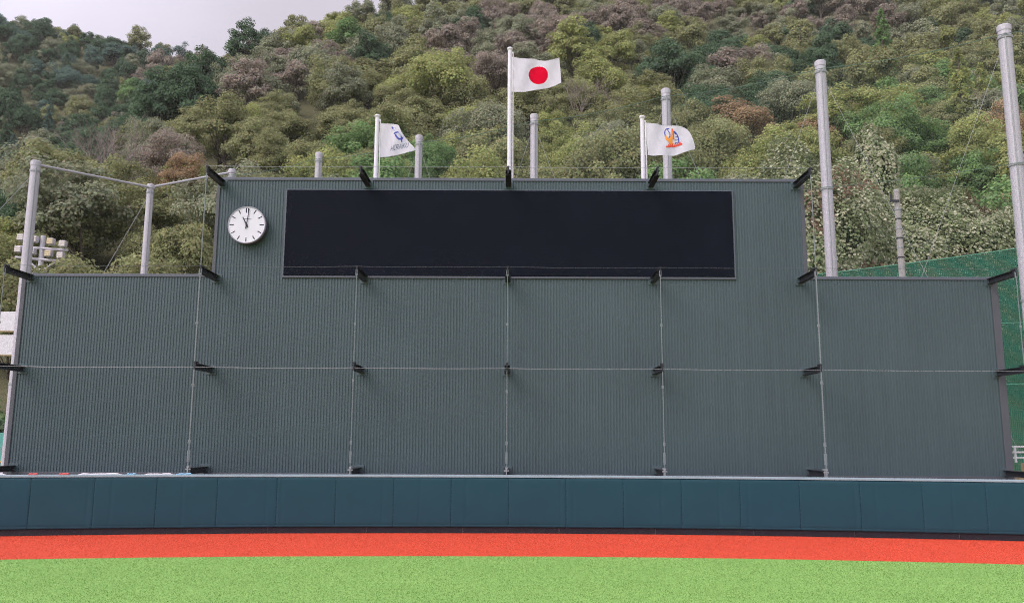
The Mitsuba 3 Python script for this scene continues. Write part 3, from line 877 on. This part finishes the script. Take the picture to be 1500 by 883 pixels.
g = np.random.default_rng(42)
spots = []
yy = 44.0
while yy < 335:
    step = 6.1 + .9 * min(1, (yy - 44) / 120)
    x = -195.0 + g.uniform(0, step)
    while x < 205:
        px, py = x + g.uniform(-.38, .38) * step, yy + g.uniform(-.38, .38) * step
        x += step
        az = math.degrees(math.atan2(px, py))
        if not -35 < az < 35: continue
        h = float(height(px, py)); D = math.hypot(px, py)
        el = math.degrees(math.atan2(h + 8 - 1.8, D))
        if el > 31.5 or el < (9.0 if abs(az) > 19 else 14.5): continue
        spots.append((px, py, h, az, el, D))
    yy += step * .92

# what the ridge line hides is left out
kept = []
prof_az = np.radians(np.arange(-36, 36.1, .5)); prof_d = np.arange(40, 345, 3.0)
PA, PD = np.meshgrid(prof_az, prof_d, indexing='ij')
ELV = (height(PD * np.sin(PA), PD * np.cos(PA)) + 3.0 - 1.8) / PD
RUN = np.maximum.accumulate(ELV, axis=1)
for s in spots:
    i = int(round((s[3] + 36) / .5)); j = min(len(prof_d) - 1, max(0, int((s[5] - 40) / 3.0) - 2))
    if math.tan(math.radians(s[4])) >= RUN[i, j]:
        kept.append(s)
kept.sort(key=lambda s: s[5])

def area_of(zone, az, el):
    """Where on the hill, told by what can be found near it."""
    if zone == 'gully':
        side = 'left side' if az < -27 else ('middle' if az < -23.5 else 'right side')
        return f'at the {side} of the dark gully, ' + ('low down' if el < 19.5 else ('halfway up' if el < 23 else 'near the ridge'))
    cols = ((-26, 'beside the leftmost net pole'), (-20, 'over the left wing'), (-15, 'over the clock'), (-9.5, 'left of the blue emblem flag'), (-4, 'between blue emblem and red disc flags'), (1.5, 'behind the red disc flag'),
            (7, 'left of the orange emblem flag'), (13, 'behind the orange emblem flag'), (20, 'left of the tall thick net pole'), (26, 'right of the tall thick net pole'), (99, 'around the tallest net pole'))
    row = 'low' if el < 18.5 else ('halfway up' if el < 22.5 else ('high' if el < 26 else 'topmost'))
    return f'{row} on the hill {next(t for a_, t in cols if az < a_)}'


WORD = {'olive': 'olive green', 'grey_green': 'grey green', 'brown': 'brownish purple', 'yellow_green': 'yellow green', 'green': 'fresh green', 'dark_green': 'dark green', 'rust': 'rust coloured', 'blue_green': 'bluish green'}


def choose(px, py, az, el, D):
    xc = np.interp(py, *CREST)
    a = float(meshkit.noise(np.array([px / 22, py / 22, 3.0]), 1)); b = g.uniform()
    c = float(meshkit.noise(np.array([px / 14, py / 14, 9.0]), 2))
    if px < xc + 4:
        zone = 'gully'
        if el > 24.2: hue = ['dark_green', 'olive', 'brown', 'grey_green', 'olive'][int(b * 5)]
        else: hue = ['dark_green', 'dark_green', 'blue_green', 'dark_green', 'grey_green'][int(b * 5)] if a > .30 else ['brown', 'olive', 'dark_green'][int(b * 3)]
    elif el > 22.5:
        zone = 'upper'
        if a > .68: hue = ['brown', 'brown', 'grey_green'][int(b * 3)]
        elif c > .72: hue = ['grey_green', 'dark_green', 'dark_green'][int(b * 3)]
        else: hue = ['olive', 'olive', 'grey_green', 'olive', 'yellow_green', 'olive'][int(b * 6)]
    else:
        zone = 'left' if az < -12 else ('middle' if az < 14 else 'right')
        if zone == 'right': hue = ['green', 'yellow_green', 'olive', 'rust', 'green', 'grey_green', 'yellow_green'][int(b * 7)]
        elif zone == 'middle' and el < 20: hue = ['yellow_green', 'green', 'olive', 'yellow_green', 'olive', 'green'][int(b * 6)]
        elif a > .70: hue = ['brown', 'olive', 'grey_green'][int(b * 3)]
        else: hue = ['olive', 'yellow_green', 'olive', 'grey_green', 'olive', 'olive', 'dark_green'][int(b * 7)]
    return zone, hue


n_ind = 0
for s in kept:
    px, py, h, az, el, D = s
    zone, hue = choose(px, py, az, el, D)
    con = zone == 'gully' and el < 23 and g.uniform() < .16
    shape = f'cone{int(g.integers(0, 2))}' if con else (f'near{int(g.integers(0, 5))}' if D < 130 else f'far{int(g.integers(0, 5))}')
    sc = g.uniform(.58, 1.16) * (1.0 if D < 150 else .92)
    tw = T().translate([px, py, h - .3]).rotate([0, 0, 1], g.uniform(0, 360)).rotate([1, 0, 0], g.normal(0, 4)).scale([sc * g.uniform(.8, 1.25), sc * g.uniform(.8, 1.25), sc * g.uniform(.75, 1.2)])
    inst = {'type': 'instance', 'group': {'type': 'ref', 'id': group_for(shape, hue)}, 'to_world': tw}
    if n_ind < 290 or con:
        key = numbered('conifer_tree' if con else 'broadleaf_tree')
        n_ind += not con
        kind = 'pointed conifer' if con else 'broadleaf tree'
        labels[key] = {'label': f'{WORD[hue]} {kind} {area_of(zone, az, el)}', 'category': 'tree', 'group': f'{WORD[hue]} {kind}s {area_of(zone, az, el)}'}
    else:
        _count['forest'] = _count.get('forest', 0) + 1
        key = f"forest__{_count['forest']:03d}"
    scene[key] = inst
labels['forest'] = {'label': 'distant mixed woodland covering the upper hillside', 'category': 'forest', 'kind': 'stuff'}

# single trees that stand out on the slope
for x, y, shape, hue, sc, lab in ((-35.2, 84.7, 'near1', 'rust', .62, 'orange tinged small tree between the rails pole and the upper left scoreboard corner'), (-148.6, 262.0, 'far2', 'yellow_green', .8, 'lone yellow tree high in the dark woods at the far left'),
                                  (-34.6, 161.3, 'far1', 'green', 0.95, 'light green tree on the crest above the blue emblem flag'), (57.5, 103.0, 'cone1', 'yellow_green', 1.25, 'tall drooping yellow green conifer left of the tallest net pole'),
                                  (62.0, 106.0, 'cone1', 'yellow_green', 1.05, 'second drooping yellow green conifer nearer to the tallest net pole'), (66.4, 143.0, 'cone0', 'green', 1.25, 'pointed green conifer on the slope between the two tallest poles'),
                                  (-105.1, 215.7, 'far3', 'green', 1.0, 'round green tree standing out in the dark gully'), (-11.8, 116.0, 'near2', 'yellow_green', 1.35, 'big round yellow green tree between the blue emblem and red disc flags'),
                                  (-25.2, 118.0, 'near0', 'grey_green', 1.0, 'pale grey green tree just left of the blue emblem flag')):
    con = shape.startswith('cone')
    key = thing('conifer_tree' if con else 'broadleaf_tree', lab, 'tree')
    scene[key] = {'type': 'instance', 'group': {'type': 'ref', 'id': group_for(shape, hue)}, 'to_world': T().translate([x, y, float(height(x, y)) - .3 + 1.2]).rotate([0, 0, 1], 40 * x).scale([sc, sc, sc * 1.05])}

# bare pinkish brush
BARE = [bare(401, 9.5), bare(402, 9.0), bare(403, 10.5)]
for q, (az, D, lab) in enumerate(((-27.6, 93, 'leafless pinkish tree left of the pole where the rails meet'), (-26.7, 95, 'second leafless pinkish tree left of the pole where the rails meet'), (-25.9, 97, 'leafless pinkish tree right behind the pole where the rails meet'),
                                   (4.6, 108, 'leafless grey tree on the slope right of the tallest flag'), (6.2, 110, 'leafless grey tree left of the orange emblem flag'), (30.4, 118, 'leafless grey tree beside the tallest net pole'))):
    x, y = D * math.sin(math.radians(az)), D * math.cos(math.radians(az))
    k = thing('bare_tree', lab, 'tree')
    m = BARE[q % 3].copy(); m.apply_transform(trimesh.transformations.rotation_matrix(q * 1.3, (0, 0, 1))); m.apply_translation((x, y, float(height(x, y)) + 4.0))
    put('branches', m, 'pale_bark', k)
    put('trunk', tube([(x, y, float(height(x, y)) - .5), (x, y, float(height(x, y)) + 4.2)], [.16, .10], 8), 'pale_bark', k)

# vine covered trees behind the green net: individual leaves, many turned to show their pale undersides
scene['vine_leaf'] = {'type': 'principledthin', 'base_color': {'type': 'mesh_attribute', 'name': 'vertex_color'}, 'roughness': 0.4, 'diff_trans': 0.4}


def vine_mass(label, centre, radii, nleaf, size, seed, pale=.3, bumps=9):
    g_ = np.random.default_rng(seed)
    centre, radii = np.array(centre, float), np.array(radii, float)
    d = g_.normal(size=(nleaf, 3)); d[:, 2] = np.where(d[:, 2] < -.55, -d[:, 2], d[:, 2]); d /= np.linalg.norm(d, axis=1, keepdims=True)
    bp = g_.normal(size=(bumps, 3)); bp /= np.linalg.norm(bp, axis=1, keepdims=True)
    bulge = np.max(np.clip(bp @ d.T, 0, 1) ** 7 * g_.uniform(.25, .60, bumps)[:, None], axis=0)
    wob = meshkit.fbm(d * 4.5 + seed, 3, seed) - .5
    rr = .74 + bulge + .50 * wob + np.where(g_.uniform(size=nleaf) < .35, -g_.uniform(0, .22, nleaf), g_.normal(0, .018, nleaf))
    c = centre + d * radii * rr[:, None]
    c[:, 2] = np.maximum(c[:, 2], .1)
    n = d / radii + g_.normal(0, .42, (nleaf, 3)) / radii.mean() + np.array([0, 0, .35]) / radii.mean()
    v, f = leaf_cloud(c, n, size, g_, .22, .8)
    ispale = g_.uniform(size=nleaf) < pale * (.5 + meshkit.noise(c * .8, 4))
    col = np.where(ispale[:, None], np.array([.50, .51, .355]), np.array([.265, .325, .165])) * g_.uniform(.65, 1.3, (nleaf, 1))
    br = (nleaf > 10000) & (meshkit.noise(c * .55 + 40, 7) > .74) & (g_.uniform(size=nleaf) < .5)
    col[br] = np.array([.27, .185, .13]) * g_.uniform(.7, 1.2, (br.sum(), 1))
    k = thing('vine_covered_tree', label, 'tree')
    put('leaves', trimesh.Trimesh(v, f, process=False), 'vine_leaf', k, color=np.repeat(col, 4, 0))
    ms = [tube([(centre[0], centre[1], -.3), (centre[0] + .2, centre[1], centre[2] * .6), (centre[0], centre[1], centre[2] + radii[2] * .4)], [.22, .15, .05], 8)]
    for q in range(9):
        e = g_.normal(size=3); e[2] = abs(e[2]); e /= np.linalg.norm(e)
        ms.append(tube([(centre[0], centre[1], centre[2] * g_.uniform(.4, .9)), centre + e * radii * .45 + [0, 0, -.2], centre + e * radii * .8], [.09, .06, .02], 5))
    put('trunk', cat(ms), 'bark', k)


vine_mass('vine smothered tree with glinting leaves behind the tall thick net pole', (11.0, 31.5, 6.7), (3.5, 2.6, 5.9), 60000, .115, 51, .48)
vine_mass('dark vine smothered tree at the upper right corner of the scoreboard', (8.3, 34.0, 6.2), (2.7, 2.4, 5.0), 32000, .115, 52, .34)
vine_mass('broad vine smothered tree right of the utility pole', (16.0, 32.0, 6.7), (4.2, 2.8, 5.5), 66000, .115, 53, .50)
vine_mass('low vine smothered tree beside the tallest net pole', (20.2, 32.0, 5.8), (3.3, 2.6, 4.3), 36000, .115, 54, .44)
vine_mass('tall narrow column of vines climbing above the utility pole', (15.9, 36.2, 11.4), (1.25, 1.2, 5.4), 13000, .13, 55, .55, 5)
vine_mass('small vine clump hanging over the green net by the utility pole', (13.6, 27.4, 4.7), (1.5, .8, 2.6), 9000, .11, 56, .25, 5)
vine_mass('small vine clump over the left end of the green net', (9.4, 28.2, 5.2), (1.5, .9, 1.9), 7000, .11, 57, .15, 5)

SHRUB = broadleaf(501, 30, 80, .20, R=1.5, Hc=2.4, base_z=.5)
for q, (x, y, s, hue, lab) in enumerate(((-22.3, 34.2, 1.25, 'green', 'leafy green shrub below the white boards'), (-20.8, 33.6, .85, 'dark_green', 'smaller dark shrub below the white boards'), (-24.6, 34.4, 1.3, 'dark_green', 'dark shrub at the far left below the white boards'))):
    k = thing('shrub', lab, 'shrub')
    v, f, K, (tr, gg) = SHRUB
    R_ = trimesh.transformations.rotation_matrix(q * 2.0, (0, 0, 1))
    m = trimesh.Trimesh(v * s, f, process=False); m.apply_transform(R_); m.apply_translation((x, y, 0))
    put('leaves', m, 'leaf', k, color=tint(hue, K, np.random.default_rng(q)))
    m = tr.copy(); m.apply_scale(s); m.apply_transform(R_); m.apply_translation((x, y, 0))
    put('stem', m, 'bark', k)
